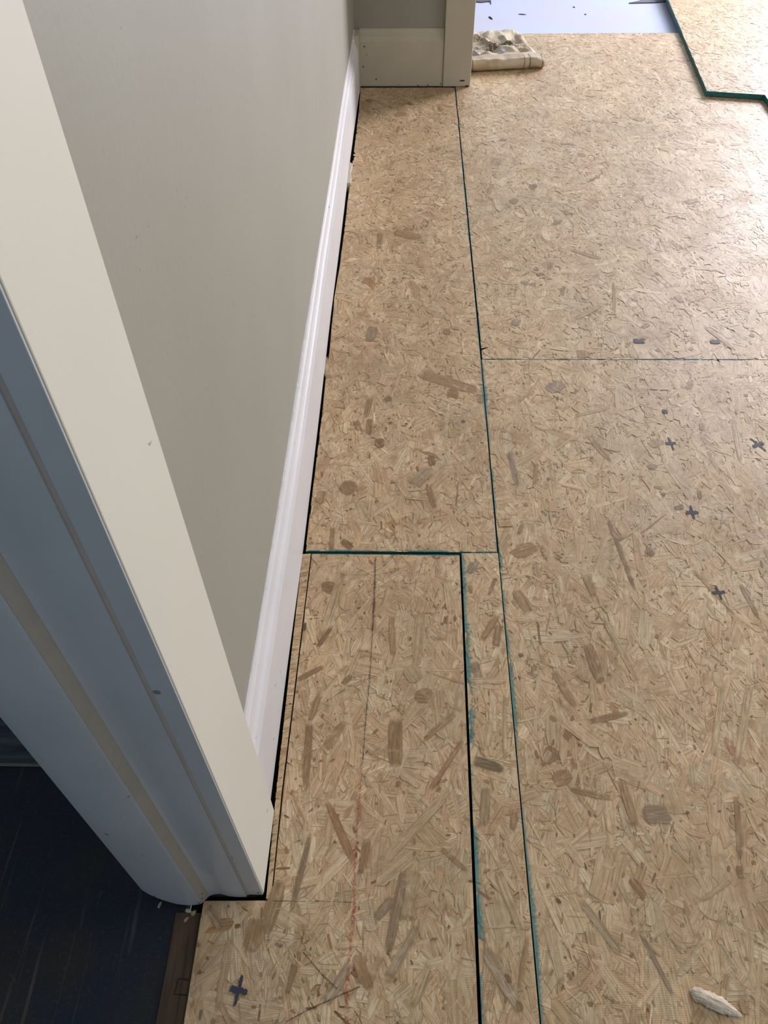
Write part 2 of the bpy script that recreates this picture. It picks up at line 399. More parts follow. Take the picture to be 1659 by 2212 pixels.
SPEC = {'A': [(-0.0361, 1.4785, -0.0356, 1.451, 0.0192, (128, 98, 66)), (-0.065, 1.3095, -0.0393, 1.3098, 0.0324, (128, 98, 66)), (-0.0775, 1.3937, -0.0777, 1.3375, 0.0153, (146, 108, 70)), (-0.1115, 1.3884, -0.101, 1.3499, 0.0171, (146, 108, 70)), (0.1092, 1.4887, 0.1365, 1.4889, 0.0385, (146, 108, 70)), (0.0657, 1.2715, 0.0692, 1.2361, 0.016, (128, 98, 66)), (-0.1335, 1.1808, -0.1008, 1.1576, 0.044, (146, 108, 70)), (0.058, 1.1789, 0.0717, 1.1085, 0.0136, (146, 108, 70)), (0.0254, 1.1757, 0.064, 1.2331, 0.0315, (186, 172, 148)), (0.0405, 1.5633, 0.188, 1.4982, 0.0355, (176, 138, 96)), (-0.0335, 2.2626, 0.0553, 2.2186, 0.0378, (176, 138, 96)), (-0.0737, 2.2541, -0.0768, 2.1535, 0.0174, (146, 108, 70)), (0.1073, 1.7412, 0.1245, 1.7413, 0.0289, (146, 108, 70)), (-0.1428, 1.0564, -0.1432, 0.9896, 0.0116, (146, 108, 70)), (-0.1231, 1.0191, -0.0991, 0.9974, 0.0156, (128, 98, 66)), (-0.0814, 1.7648, -0.0889, 1.6929, 0.0286, (146, 132, 112)), (0.1413, 1.3911, 0.1474, 1.3814, 0.0114, (84, 60, 38)), (-0.0266, 1.3828, -0.0286, 1.3731, 0.0081, (84, 60, 38)), (0.0552, 1.0008, 0.0552, 0.9983, 0.0047, (84, 60, 38)), (-0.0789, 1.4695, -0.0874, 1.3936, 0.014, (146, 108, 70)), (-0.2042, 1.6329, -0.1858, 1.5393, 0.0191, (222, 198, 160)), (0.0118, 1.3784, 0.0063, 1.3734, 0.0089, (84, 60, 38)), (0.1161, 1.1091, 0.1244, 1.1909, 0.003, (146, 108, 70)), (-0.1697, 1.1595, -0.1767, 1.1186, 0.0235, (176, 138, 96)), (-0.0457, 3.1288, 0.0076, 3.1458, 0.0384, (176, 138, 96)), (-0.1492, 3.2843, -0.1389, 3.2524, 0.0299, (146, 108, 70))], 'B': [(0.4151, 2.5567, 0.4422, 2.5503, 0.0393, (128, 98, 66)), (0.3869, 2.0581, 0.3848, 2.0383, 0.0162, (146, 108, 70)), (0.3916, 2.0261, 0.4009, 2.0139, 0.0227, (146, 108, 70)), (0.908, 2.4406, 0.9526, 2.4653, 0.0266, (146, 108, 70)), (0.8053, 2.0527, 0.8234, 2.0503, 0.0179, (128, 98, 66)), (0.9723, 2.9611, 0.9688, 2.9376, 0.0153, (128, 98, 66)), (0.3422, 2.4612, 0.3682, 2.4489, 0.037, (146, 108, 70)), (0.5143, 2.3945, 0.5222, 2.3648, 0.0209, (146, 108, 70)), (0.465, 1.6656, 0.4641, 1.627, 0.0359, (176, 138, 96)), (0.8029, 1.7713, 0.8587, 1.6611, 0.0119, (176, 138, 96)), (0.9097, 1.733, 0.928, 1.7291, 0.015, (84, 60, 38)), (0.9083, 1.7108, 0.905, 1.6908, 0.0081, (236, 222, 196)), (0.6359, 1.7596, 0.6598, 1.7807, 0.0161, (146, 108, 70)), (0.4554, 1.9616, 0.4437, 1.9106, 0.0103, (146, 108, 70)), (0.5988, 1.9814, 0.5755, 1.8227, 0.0104, (176, 138, 96)), (0.4621, 1.8004, 0.5474, 1.8663, 0.0177, (222, 198, 160)), (0.312, 1.7994, 0.2967, 1.7676, 0.0238, (146, 132, 112)), (0.7607, 1.9126, 0.7722, 1.8788, 0.0184, (146, 108, 70)), (0.3116, 1.8647, 0.3415, 1.91, 0.0141, (222, 198, 160)), (1.1057, 2.9218, 1.1176, 2.8834, 0.0351, (176, 138, 96)), (0.869, 3.104, 0.9017, 3.0746, 0.0376, (176, 138, 96)), (0.4972, 2.1559, 0.5858, 2.1044, 0.0209, (176, 138, 96)), (0.347, 2.9235, 0.3691, 2.9041, 0.0225, (146, 108, 70)), (0.6174, 2.8095, 0.6317, 2.773, 0.0252, (176, 138, 96)), (0.3626, 1.7473, 0.3871, 1.7999, 0.0114, (222, 198, 160))], 'C': [(0.4341, 1.0897, 0.4572, 0.8946, 0.0084, (128, 98, 66)), (0.2499, 0.516, 0.2838, 0.5283, 0.0283, (170, 118, 76)), (0.2761, 0.5042, 0.3422, 0.4903, 0.0102, (146, 108, 70)), (0.3855, 0.4624, 0.4329, 0.4669, 0.0337, (146, 132, 112)), (0.3649, 1.5264, 0.389, 1.5001, 0.051, (146, 132, 112)), (0.2442, 1.2871, 0.2534, 1.1785, 0.0142, (150, 136, 130)), (0.3035, 1.2506, 0.2877, 1.1789, 0.0091, (176, 138, 96)), (0.5778, 1.329, 0.5878, 1.3061, 0.0377, (176, 138, 96)), (0.5558, 1.2462, 0.5609, 1.2361, 0.0224, (146, 108, 70)), (0.5782, 1.115, 0.6028, 1.1245, 0.0139, (104, 92, 66)), (0.506, 1.013, 0.5046, 0.983, 0.0169, (128, 98, 66)), (0.4354, 1.0515, 0.4549, 1.0269, 0.0149, (146, 108, 70)), (0.6637, 0.9198, 0.6768, 0.8412, 0.0096, (146, 108, 70)), (0.2337, 0.3406, 0.2409, 0.3331, 0.005, (84, 60, 38)), (0.2955, 0.326, 0.2951, 0.3068, 0.002, (84, 60, 38)), (0.3214, 0.3512, 0.323, 0.3448, 0.0029, (84, 60, 38)), (0.24, 0.2444, 0.2438, 0.2343, 0.0073, (146, 108, 70)), (0.246, 0.2456, 0.2463, 0.2388, 0.0026, (84, 60, 38)), (0.2258, 0.3436, 0.2692, 0.3502, 0.0038, (222, 198, 160)), (0.2679, 0.3412, 0.3192, 0.2661, 0.0127, (186, 172, 148)), (0.3511, 0.2964, 0.3798, 0.2165, 0.0062, (146, 132, 112)), (0.8327, 1.4922, 0.8365, 1.4819, 0.0117, (84, 60, 38)), (0.7948, 1.4308, 0.7945, 1.4175, 0.0066, (84, 60, 38)), (0.7027, 1.3857, 0.6983, 1.3585, 0.0124, (146, 108, 70)), (0.6451, 1.1695, 0.6414, 1.1424, 0.0085, (128, 98, 66)), (0.4931, 1.0435, 0.5607, 1.1017, 0.0032, (146, 108, 70)), (0.7828, 1.4027, 0.7585, 1.2559, 0.0136, (222, 198, 160)), (0.219, 0.985, 0.2778, 1.0099, 0.0347, (176, 138, 96)), (0.2254, 0.899, 0.247, 0.8452, 0.0218, (176, 138, 96)), (0.3471, 0.7802, 0.3588, 0.6944, 0.0233, (146, 108, 70)), (0.3664, 0.9404, 0.3761, 0.8847, 0.02, (176, 138, 96)), (0.3726, 0.4442, 0.3618, 0.5257, 0.0157, (176, 138, 96)), (0.5417, 0.4984, 0.5214, 0.3985, 0.0103, (146, 108, 70)), (0.3036, 1.1049, 0.308, 1.0919, 0.0069, (146, 108, 70)), (0.2554, 1.0719, 0.2428, 1.0402, 0.0086, (146, 108, 70)), (0.5794, 0.9549, 0.6364, 0.8458, 0.0091, (176, 138, 96)), (0.276, 0.721, 0.3074, 0.6487, 0.0144, (176, 138, 96)), (0.5717, 0.6979, 0.5204, 0.5601, 0.0122, (222, 198, 160)), (0.6207, 0.6987, 0.5543, 0.5448, 0.0149, (222, 198, 160)), (0.4439, 0.3383, 0.5002, 0.3715, 0.007, (222, 198, 160)), (0.2164, 0.309, 0.2294, 0.2273, 0.0135, (222, 198, 160)), (0.3236, 0.6229, 0.3981, 0.6415, 0.0118, (146, 108, 70)), (0.2807, 1.4558, 0.3329, 1.5261, 0.0098, (222, 198, 160)), (0.4311, 1.343, 0.4693, 1.2525, 0.0138, (176, 138, 96)), (0.2617, 0.6348, 0.2681, 0.622, 0.0087, (146, 108, 70)), (0.3826, 0.842, 0.4244, 0.6955, 0.0095, (222, 198, 160)), (0.516, 0.3917, 0.514, 0.3718, 0.0101, (128, 98, 66)), (0.4079, 1.407, 0.5011, 1.4411, 0.0129, (222, 198, 160))], 'E': [(0.123, 0.5515, 0.1739, 0.5349, 0.0162, (104, 92, 66)), (0.1343, 0.9371, 0.1525, 0.9663, 0.0195, (140, 138, 124)), (0.1847, 0.4682, 0.1791, 0.4371, 0.0108, (170, 118, 76)), (0.1518, 0.2409, 0.1578, 0.2275, 0.0078, (128, 98, 66)), (0.1241, 0.2734, 0.1706, 0.1933, 0.0195, (186, 172, 148)), (0.1346, 0.7377, 0.1425, 0.7001, 0.0156, (128, 116, 96)), (0.1242, 0.698, 0.1919, 0.6991, 0.0129, (222, 198, 160)), (0.1754, 0.554, 0.1849, 0.6734, 0.0071, (222, 198, 160)), (0.1507, 0.7821, 0.1849, 0.839, 0.014, (176, 138, 96)), (0.1877, 0.2901, 0.168, 0.2205, 0.0077, (176, 138, 96)), (0.1657, 0.2094, 0.1708, 0.196, 0.0089, (128, 98, 66)), (0.1509, 0.3781, 0.181, 0.29, 0.0154, (222, 198, 160)), (0.1569, 0.6201, 0.1457, 0.5697, 0.014, (222, 198, 160)), (0.1356, 0.9088, 0.1372, 0.8866, 0.0083, (146, 132, 112)), (0.1868, 0.9264, 0.1701, 0.8816, 0.0072, (146, 108, 70)), (0.1416, 0.5064, 0.1338, 0.4398, 0.0147, (170, 148, 112)), (0.186, 0.8182, 0.1754, 0.7676, 0.0136, (146, 108, 70))], 'F': [(-0.1548, 0.6148, -0.1512, 0.492, 0.014, (146, 108, 70)), (-0.1367, 0.4277, -0.1569, 0.311, 0.0085, (122, 104, 80)), (-0.1573, 0.9012, -0.1306, 0.8971, 0.0288, (128, 98, 66)), (-0.0065, 0.626, -0.0054, 0.5349, 0.0298, (146, 108, 70)), (0.0257, 0.6707, 0.0583, 0.6668, 0.0343, (146, 108, 70)), (0.1093, 0.588, 0.0498, 0.4964, 0.0099, (170, 118, 76)), (-0.1158, 0.4806, -0.0664, 0.382, 0.0129, (170, 118, 76)), (0.0655, 0.409, 0.1066, 0.3746, 0.0071, (170, 118, 76)), (0.0106, 0.3754, -0.0132, 0.2612, 0.0149, (138, 120, 98)), (-0.0331, 0.3072, -0.0064, 0.3359, 0.0145, (150, 134, 108)), (-0.18, 0.8178, -0.1817, 0.7971, 0.0062, (70, 50, 52)), (0.0133, 0.7262, 0.034, 0.6937, 0.0315, (222, 198, 160)), (-0.1528, 0.7624, -0.127, 0.8134, 0.0085, (128, 98, 66)), (-0.1123, 0.9451, -0.1501, 0.7724, 0.0149, (222, 198, 160)), (-0.0723, 0.7637, -0.1052, 0.6686, 0.0121, (222, 198, 160)), (0.0396, 0.8474, 0.0301, 0.7265, 0.0207, (222, 198, 160)), (-0.0122, 0.745, -0.0178, 0.8359, 0.0121, (176, 138, 96)), (0.0625, 0.6713, -0.048, 0.5501, 0.0163, (222, 198, 160)), (-0.0419, 0.3678, 0.089, 0.5055, 0.0185, (222, 198, 160)), (0.0282, 0.3758, 0.0075, 0.3049, 0.0178, (222, 198, 160)), (0.0008, 0.3047, 0.0317, 0.3758, 0.0122, (222, 198, 160)), (-0.1858, 0.6948, -0.138, 0.7238, 0.0113, (146, 108, 70)), (-0.1264, 0.565, -0.0941, 0.6158, 0.0164, (176, 138, 96)), (-0.0473, 0.4223, -0.0559, 0.3675, 0.0143, (146, 108, 70)), (-0.193, 0.2826, -0.1744, 0.3586, 0.0237, (170, 140, 104)), (-0.2028, 0.3069, -0.2099, 0.2585, 0.0273, (176, 138, 96)), (-0.2399, 0.2817, -0.2442, 0.1848, 0.0119, (222, 198, 160)), (-0.1427, 0.2482, -0.1517, 0.2084, 0.0091, (146, 108, 70)), (-0.0146, 0.2279, 0.0278, 0.2991, 0.0153, (186, 172, 148)), (-0.0997, 0.1985, -0.0641, 0.2497, 0.0164, (186, 172, 148)), (0.0471, 0.252, 0.0209, 0.1956, 0.0125, (222, 198, 160)), (-0.0594, 0.2615, -0.0368, 0.2163, 0.0177, (178, 140, 92)), (-0.279, 0.2368, -0.2765, 0.2306, 0.0044, (84, 60, 38)), (-0.2667, 0.1897, -0.2668, 0.1763, 0.0045, (80, 90, 90)), (0.0411, 0.5844, 0.0979, 0.6364, 0.0113, (176, 138, 96)), (-0.0049, 0.2309, 0.0003, 0.2282, 0.007, (128, 98, 66)), (-0.1022, 0.6869, -0.0866, 0.7057, 0.0107, (146, 108, 70)), (0.0907, 0.925, 0.0968, 0.8377, 0.0181, (222, 198, 160)), (-0.1421, 0.668, -0.1541, 0.6148, 0.0117, (176, 138, 96)), (-0.2798, 0.318, -0.2543, 0.2875, 0.0125, (170, 150, 120))]}

# upper left board: its wall side was cut by eye
AL = [(-0.1825, 3.3731), (-0.1813, 3.1726), (-0.1748, 2.9842), (-0.1772, 2.848), (-0.1803, 2.7378), (-0.1824, 2.6161), (-0.1872, 2.4387), (-0.1865, 2.2621), (-0.1886, 2.1009), (-0.1909, 2.0255), (-0.194, 1.8839), (-0.1931, 1.7535), (-0.1924, 1.6524), (-0.1952, 1.5575), (-0.192, 1.4341), (-0.1932, 1.305), (-0.1935, 1.2156), (-0.1927, 1.1184), (-0.194, 1.0406), (-0.1951, 0.9877)]
left = wavy(0, 3.40, .992, 40, .0010, 3, sorted(AL, key=lambda p: p[1]))
pa_full = [(-.1955, .9905), (.1955, .9925), (.1993, 1.62), (.1995, 3.40)]+[(x, y) for x, y in left]
A = board('osb_board', pa_full, 0, [0, 1, 2], floor, regions=[[(-.1955, .9905), (.1955, .9925), (.1993, 1.62), (.1995, 3.40), (-.179, 3.40), (-.186, 2.4)]],
          rim=[((-.1955, .9905), (.1955, .9925), 0), ((.1993, 1.62), (.1995, 3.40), 0), ((.1955, .9925), (.1993, 1.62), 0)],
          specials=SPEC['A'], seed=11)
A['label'] = 'tan strand board along the white baseboard, cut by eye on its wall side'
B = board('osb_board', [(.2035, 1.6245), (2.4, 1.638), (2.4, 4.03), (.2025, 4.03)], 0, [0, 3, 2], floor,
          regions=[[(.2035, 1.6245), (1.75, 1.634), (1.75, 4.03), (.2025, 4.03)]], specials=SPEC['B'], seed=12)
B['label'] = 'large upper strand board lit by the far window'
C = board('osb_board', [(.1925, -.4), (2.4, -.4), (2.4, 1.6355), (.2015, 1.622), (.1985, .99)], 0, [2, 3, 4], floor,
          regions=[[(.1925, -.4), (1.15, -.4), (1.15, 1.6278), (.2015, 1.622), (.1985, .99)]],
          rim=[((1.2, 1.6282), (.2015, 1.622), 0), ((.2015, 1.622), (.1985, .99), 0), ((.1985, .99), (.1925, -.4), .6)],
          specials=SPEC['C'], seed=13)
C['label'] = 'large lower right strand board with dark cross marks'
Ep = [(.1095, -.4), (.1900, -.4), (.1965, .99), (.1225, .9885)]
Eb = board('osb_board', Ep, 0.0012, [3, 2], floor, specials=SPEC['E'], seed=14,
          rim=[((.1965, .99), (.1225, .9885), 1), ((.1225, .9885), (.1095, -.4), .42)])
Eb['label'] = 'narrow strand board strip with a teal left edge'
FP = [(-.288, -.4), (.1040, -.4), (.1185, .984), (-.1815, .9835), (-.1845, .71), (-.1875, .50), (-.1868, .329), (-.288, .3265)]
F = board('osb_board', FP, 0, [1, 2], floor, regions=[[(-.186, -.4), (.1040, -.4), (.1185, .984), (-.1815, .9835), (-.1865, .55)], [(-.288, -.4), (-.08, -.4), (-.08, .3275), (-.288, .3265)]],
          rim=[((.1185, .984), (-.1815, .9835), 0)], specials=SPEC['F'], seed=15)
F['label'] = 'lower left strand board with a pencil line and a red chalk line'
G = board('osb_board', [(-.1955, .331), (-.1885, .331), (-.1900, .50), (-.1872, .71), (-.1838, .983), (-.2005, .981), (-.2000, .72), (-.1985, .50)], 0.0006, [], floor,
          regions=[[(-.1955, .331), (-.1888, .331), (-.1900, .50), (-.1990, .50)], [(-.1990, .50), (-.1895, .50), (-.1840, .983), (-.2005, .981)]],
          ang=.18, smin=.6, seed=16)
G['label'] = 'thin sliver strip of board with crosswise grain beside the baseboard'

# shims and marks on the boards
def mark(panel, pts, mat, name='paint_mark', zt=.0024):
    return prism(name, pts, zt-.0002, zt, mat, panel)
def cross(panel, x, y, sx, sy, rot, seed):
    r = random.Random(seed); pts = []
    wx, wy = sx*.20, sy*.20
    base = [(-sx, -wy), (-wx, -wy), (-wx*.8, -sy), (wx*.7, -sy), (wx, -wy), (sx, -wy), (sx, wy), (wx, wy), (wx*.6, sy), (-wx*.6, sy), (-wx, wy), (-sx, wy)]
    fine = []
    for i in range(len(base)):
        a, b = base[i], base[(i+1) % len(base)]
        for k in range(4):
            t = k/4; fine.append((a[0]+(b[0]-a[0])*t+r.uniform(-1, 1)*sx*.07, a[1]+(b[1]-a[1])*t+r.uniform(-1, 1)*sy*.07))
    c, s = math.cos(rot), math.sin(rot)
    return mark(panel, [(x+px*c-py*s, y+px*s+py*c) for px, py in fine], M['ink'])
PANEL = {'A': A, 'B': B, 'C': C, 'E': Eb, 'F': F}
for i, (pn, x, y, sx, sy, rot) in enumerate([('C', 0.6162, 1.3156, 0.0116, 0.0205, 0.1), ('C', 0.8131, 1.3132, 0.0147, 0.0239, 0.5), ('C', 0.6149, 1.105, 0.0127, 0.0188, 0.0), ('C', 0.6168, 0.8981, 0.0125, 0.017, 0.1), ('F', -0.2191, 0.2126, 0.0122, 0.0185, -0.15)]):
    cross(PANEL[pn], x, y, sx, sy, rot, i+5)
for i, (pn, x, y, sx, sy) in enumerate([('B', 0.6176, 1.7025, 0.0133, 0.0081), ('B', 0.8159, 1.7021, 0.012, 0.0083), ('C', 0.626, 1.4257, 0.0055, 0.0068)]):
    r = random.Random(i)
    pts = []
    for (a, b) in [(-1, -1), (-.3, -1), (.4, -1), (1, -1), (1, 0), (1, 1), (.4, 1), (0, .7), (-.4, 1), (-1, 1), (-1, 0)]:
        pts.append((x+sx*(a+r.uniform(-.12, .12)), y+sy*(b+r.uniform(-.2, .2))))
    mark(PANEL[pn], pts, M['ink'])
def ribbon(panel, pts, wd, mat, name, jit=.0, seed=1):
    r = random.Random(seed); P = [Vector(p) for p in pts]; fine = []
    for i in range(len(P)-1):
        k = max(2, int((P[i+1]-P[i]).length/.012))
        for j in range(k): fine.append(P[i].lerp(P[i+1], j/k))
    fine.append(P[-1]); v = []; f = []
    for i, p in enumerate(fine):
        d = (fine[min(i+1, len(fine)-1)]-fine[max(i-1, 0)]).normalized(); q = Vector((-d.y, d.x))
        p = p+q*r.uniform(-jit, jit); h = wd*(.5+r.uniform(-.18, .18))
        v += [(p.x+q.x*h, p.y+q.y*h, .0026), (p.x-q.x*h, p.y-q.y*h, .0026)]
        if i: f.append((2*i-2, 2*i-1, 2*i+1, 2*i))
    return mesh(name, v, f, mat, panel)
for i, (pn, pts, wd, mt, nm) in enumerate([('F', [(-0.0519, 0.9741), (-0.0515, 0.8675), (-0.0522, 0.8042)], 0.003, 'pencil', 'pencil_line'), ('F', [(-0.0522, 0.8042), (-0.0536, 0.7157), (-0.0582, 0.6165), (-0.0608, 0.5419)], 0.0018, 'pencil', 'pencil_line'), ('F', [(-0.0619, 0.5499), (-0.0636, 0.4652), (-0.0652, 0.3874), (-0.0642, 0.3221), (-0.0672, 0.2731), (-0.0684, 0.2325), (-0.0679, 0.1751)], 0.004, 'chalk', 'chalk_line'), ('F', [(-0.1848, 0.328), (-0.1161, 0.3287), (-0.068, 0.3284)], 0.001, 'pencil', 'pencil_line'), ('F', [(-0.1189, 0.93), (-0.0553, 0.9309), (0.0128, 0.9434)], 0.0008, 'pencil', 'pencil_line'), ('F', [(-0.0911, 0.9489), (-0.0514, 0.9253), (-0.0161, 0.8988)], 0.0008, 'pencil', 'pencil_line'), ('F', [(-0.134, 0.2612), (-0.1021, 0.2318), (-0.0831, 0.2176)], 0.0016, 'pencil', 'pencil_line'), ('F', [(-0.1497, 0.1771), (-0.1122, 0.1956), (-0.075, 0.2111), (-0.0511, 0.2205)], 0.0018, 'pencil', 'pencil_line'), ('F', [(-0.0786, 0.1963), (-0.0601, 0.1956), (-0.0467, 0.1771)], 0.0014, 'pencil', 'pencil_line'), ('E', [(0.137, 0.358), (0.152, 0.3467), (0.1681, 0.333), (0.1869, 0.3096)], 0.0012, 'pencil', 'pencil_line'), ('E', [(0.1351, 0.3304), (0.1544, 0.3327), (0.1722, 0.3419), (0.1869, 0.3519)], 0.0012, 'pencil', 'pencil_line'), ('E', [(0.1582, 0.7004), (0.1733, 0.6822), (0.1943, 0.7084)], 0.001, 'pencil', 'pencil_line'), ('F', [(-0.1326, 0.6502), (-0.0857, 0.6872), (-0.0449, 0.7045)], 0.0008, 'pencil', 'pencil_line')]):
    ribbon(PANEL[pn], pts, wd, M[mt], nm, wd*.25, i)

# ------------------------------------------------------------------ far lilac subfloor and the dark floor next door
lf = struct(box('floor', -.2, 3.0, 4.045, 6.2, -.060, -.019, M['lilac']), 'pale lilac subfloor not yet covered by boards')
df = struct(box('floor', -1.6, -.318, -1.0, .545, -.05, -.012, M['dark_floor']), 'worn dark floor of the adjoining room')
box('threshold_board', -.328, -.2895, -1.0, .312, -.046, -.008, M['threshold'], df)['label'] = 'old brown wooden threshold board'
TB = df.children[0]
pk = prism('plank', [(-1.6, .530), (-.40, .532), (-.40, .66), (-1.6, .66)], -.010, .002, None, df, side=[1, 0, 0, 0], mats=[M['grey_plank'], M['plank_edge']])
pk['label'] = 'dark grey wooden plank behind the door jamb'
struct(box('wall_left', -1.6, -.36, .625, .70, -.02, 2.6, M['jamb_paint']), 'pale wall of the adjoining room')

# ------------------------------------------------------------------ left wall and its baseboard
WX = [(.35, -.2255), (.46, -.2255), (.98, -.2195), (1.4, -.2185), (2.2, -.2125), (2.8, -.2095), (3.60, -.2015)]
BX = [(.463, -.2060), (.70, -.2045), (.985, -.2000), (1.40, -.1985), (1.80, -.1985), (2.2, -.1950), (2.7, -.1935), (3.0, -.1905), (3.405, -.1850)]
def loft(name, ys, xs, prof, mat, parent=None, cap=True):
    """profile (dx, z) swept along the wall"""
    v = []; f = []; n = len(prof)
    for y, x in zip(ys, xs): v += [(x+dx, y, z) for dx, z in prof]
    for i in range(len(ys)-1):
        for j in range(n):
            a, b = i*n+j, i*n+(j+1) % n
            f.append((a, b, b+n, a+n))
    f.append(tuple(range(n-1, -1, -1))); f.append(tuple(range(len(v)-n, len(v))))
    o = mesh(name, v, f, mat, parent)
    bm = bmesh.new(); bm.from_mesh(o.data); bmesh.ops.recalc_face_normals(bm, faces=bm.faces); bm.to_mesh(o.data); bm.free()
    return o
ys = [p[0] for p in WX]; xs = [p[1] for p in WX]
wl = struct(loft('wall_left', ys, xs, [(0, -.02), (0, 2.6), (-.135, 2.6), (-.135, -.02)], M['gray_wall']), 'taupe grey painted wall')
yy = np.linspace(.463, 3.409, 60); bx = [float(np.interp(y, [p[0] for p in BX], [p[1] for p in BX])) for y in yy]
rb = random.Random(4)
PROF = [(0, .003), (0, .160), (-.0012, .1650), (-.0050, .1665), (-.0052, .1730), (-.0065, .1745), (-.0095, .1800), (-.0115, .1900), (-.0125, .1975), (-.0150, .2010), (-.0160, .2090), (-.0240, .2100), (-.0240, .003)]
bl = struct(loft('baseboard_left', list(yy), bx, PROF, M['white_trim']), 'white moulded baseboard on the taupe wall')
for p in bl.data.polygons: p.use_smooth = False
# caulk bead along the top of the baseboard, ragged
cv = []; cf = []
for i, y in enumerate(np.linspace(.463, 3.40, 200)):
    x = float(np.interp(y, [p[0] for p in BX], [p[1] for p in BX]))-.0185
    h = rb.uniform(.0, .0012)
    cv += [(x+.004, y, .2085), (x+.0025, y, .2125), (x-.004, y, .2140+h), (x-.008, y, .208)]
    if i:
        for j in range(3): cf.append((4*i-4+j, 4*i-3+j, 4*i+1+j, 4*i+j))
mesh('caulk_bead', cv, cf, M['white_trim'], bl)
# nicks of dark dirt on the baseboard
for (y, z, s) in [(3.02, .15, .004), (.63, .10, .0016), (1.16, .183, .0016), (2.05, .19, .003), (.95, .175, .002), (.56, .05, .0015)]:
    x = float(np.interp(y, [p[0] for p in BX], [p[1] for p in BX]))-(.0 if z < .16 else .011)
    mesh('nick', [(x+.0006, y-s, z-s*.5), (x+.0006, y+s*.8, z-s*.8), (x+.0006, y+s*1.1, z+s*.6), (x+.0006, y-s*.4, z+s)], [(0, 1, 2, 3)], M['grime_gap'], bl)
# added beige strip: shade and duller paint of the baseboard end put into colour
box('end_shade_strip', -.2015, -.1840, 3.335, 3.4085, .0035, .2105, M['beige_trim'], bl)['label'] = 'beige strip for the shaded baseboard end in the corner'
# little broken shim in the gap
sh = prism('wood_shim', [(-.1945, 2.555), (-.1815, 2.560), (-.1800, 2.600), (-.1855, 2.640), (-.1810, 2.700), (-.1935, 2.715)], -.0195, .012, M['beige_trim'])
bevel(sh, .0015)
tag(sh, 'small broken beige shim wedged between baseboard and floor board', 'shim')

# ------------------------------------------------------------------ far return wall, its baseboard and casing
struct(box('wall_back', -.30, .235, 3.428, 3.56, -.02, 2.6, M['gray_wall']), 'short taupe return wall beside the opening')
PB = [(3.4095, .004), (3.4095, .1660), (3.4125, .1700), (3.4130, .1740), (3.4165, .1800), (3.4185, .1960), (3.4215, .2010), (3.4225, .2080), (3.4275, .2095), (3.4275, .004)]
def extrude_x(name, prof, x0, x1, mat, parent=None):
    n = len(prof); v = [(x0, y, z) for y, z in prof]+[(x1, y, z) for y, z in prof]
    f = [tuple(range(n)), tuple(range(2*n-1, n-1, -1))]+[(i, n+i, n+(i+1) % n, (i+1) % n) for i in range(n)]
    o = mesh(name, v, f, mat, parent)
    bm = bmesh.new(); bm.from_mesh(o.data); bmesh.ops.recalc_face_normals(bm, faces=bm.faces); bm.to_mesh(o.data); bm.free()
    return o
bb = struct(extrude_x('baseboard_back', PB, -.1838, .1485, M['beige_trim']), 'tall cream baseboard of the return wall')
for (x, z, s) in [(-.120, .030, .0035), (-.155, .120, .002), (-.03, .010, .002), (.05, .007, .003), (.09, .007, .003), (.142, .012, .003), (-.165, .150, .0035)]:
    mesh('nick', [(x-s, 3.4088, z-s*.5), (x+s, 3.4088, z-s*.6), (x+s*.8, 3.4088, z+s*.6), (x-s*.5, 3.4088, z+s*.7)], [(0, 1, 2, 3)], M['grime_gap'], bb)
t2 = struct(bevel(box('trim_1', .1500, .2620, 3.4035, 3.428, .003, 2.6, M['beige_trim']), .003), 'cream door casing at the far opening')
mesh('nick', [(.219, 3.403, .023), (.238, 3.403, .024), (.238, 3.403, .029), (.220, 3.403, .028)], [(0, 1, 2, 3)], M['grime_gap'], t2)
mesh('nick', [(.240, 3.403, .004), (.256, 3.403, .004), (.254, 3.403, .009), (.243, 3.403, .008)], [(0, 1, 2, 3)], M['grime_gap'], t2)
jb = struct(box('trim_2', .236, .2580, 3.4285, 3.565, .003, 2.6, M['cream_trim']), 'cream jamb lining of the far opening')

# ------------------------------------------------------------------ near doorway: casing, jamb and stop
door = struct(empty('door_1', (-.26, .34, 0)), 'painted door frame in the foreground')
def dense(p, a, b, k=6):
    # smooth curve through points a..b of the profile
    out = list(p[:a]); q = p[a:b+1]
    for i in range(len(q)-1):
        p0 = q[max(i-1, 0)]; p1 = q[i]; p2 = q[i+1]; p3 = q[min(i+2, len(q)-1)]
        for j in range(k):
            t = j/k
            out.append(tuple(.5*(2*p1[c]+(p2[c]-p0[c])*t+(2*p0[c]-5*p1[c]+4*p2[c]-p3[c])*t*t+(-p0[c]+3*p1[c]-3*p2[c]+p3[c])*t**3) for c in (0, 1)))
    return out+[q[-1]]+list(p[b+1:])
def dpart(name, poly, z0, z1, mat, bev=.0012):
    o = prism(name, [(x+.26, y-.34) for x, y in poly], z0, z1, mat, door)
    if bev: bevel(o, bev)
    elif mat is M['jamb_paint']:
        o.data.polygons.foreach_set('use_smooth', [True]*len(o.data.polygons)); o.data.set_sharp_from_angle(angle=math.radians(28))
    return o
dpart('casing', [(-.1990, .3370), (-.1975, .4600), (-.2250, .4600), (-.2225, .3370)], .006, 2.6, M['cream_trim'])['label'] = 'cream flat casing'
dpart('casing_edge', [(-.1998, .3345), (-.1998, .3368), (-.2205, .3368), (-.2205, .3345)], .008, 2.6, M['jamb_paint'], .0006)
dpart('paint_seam', [(-.2206, .3352), (-.2206, .350), (-.2245, .350), (-.2245, .3345)], .004, 2.6, M['old_paint'], 0)
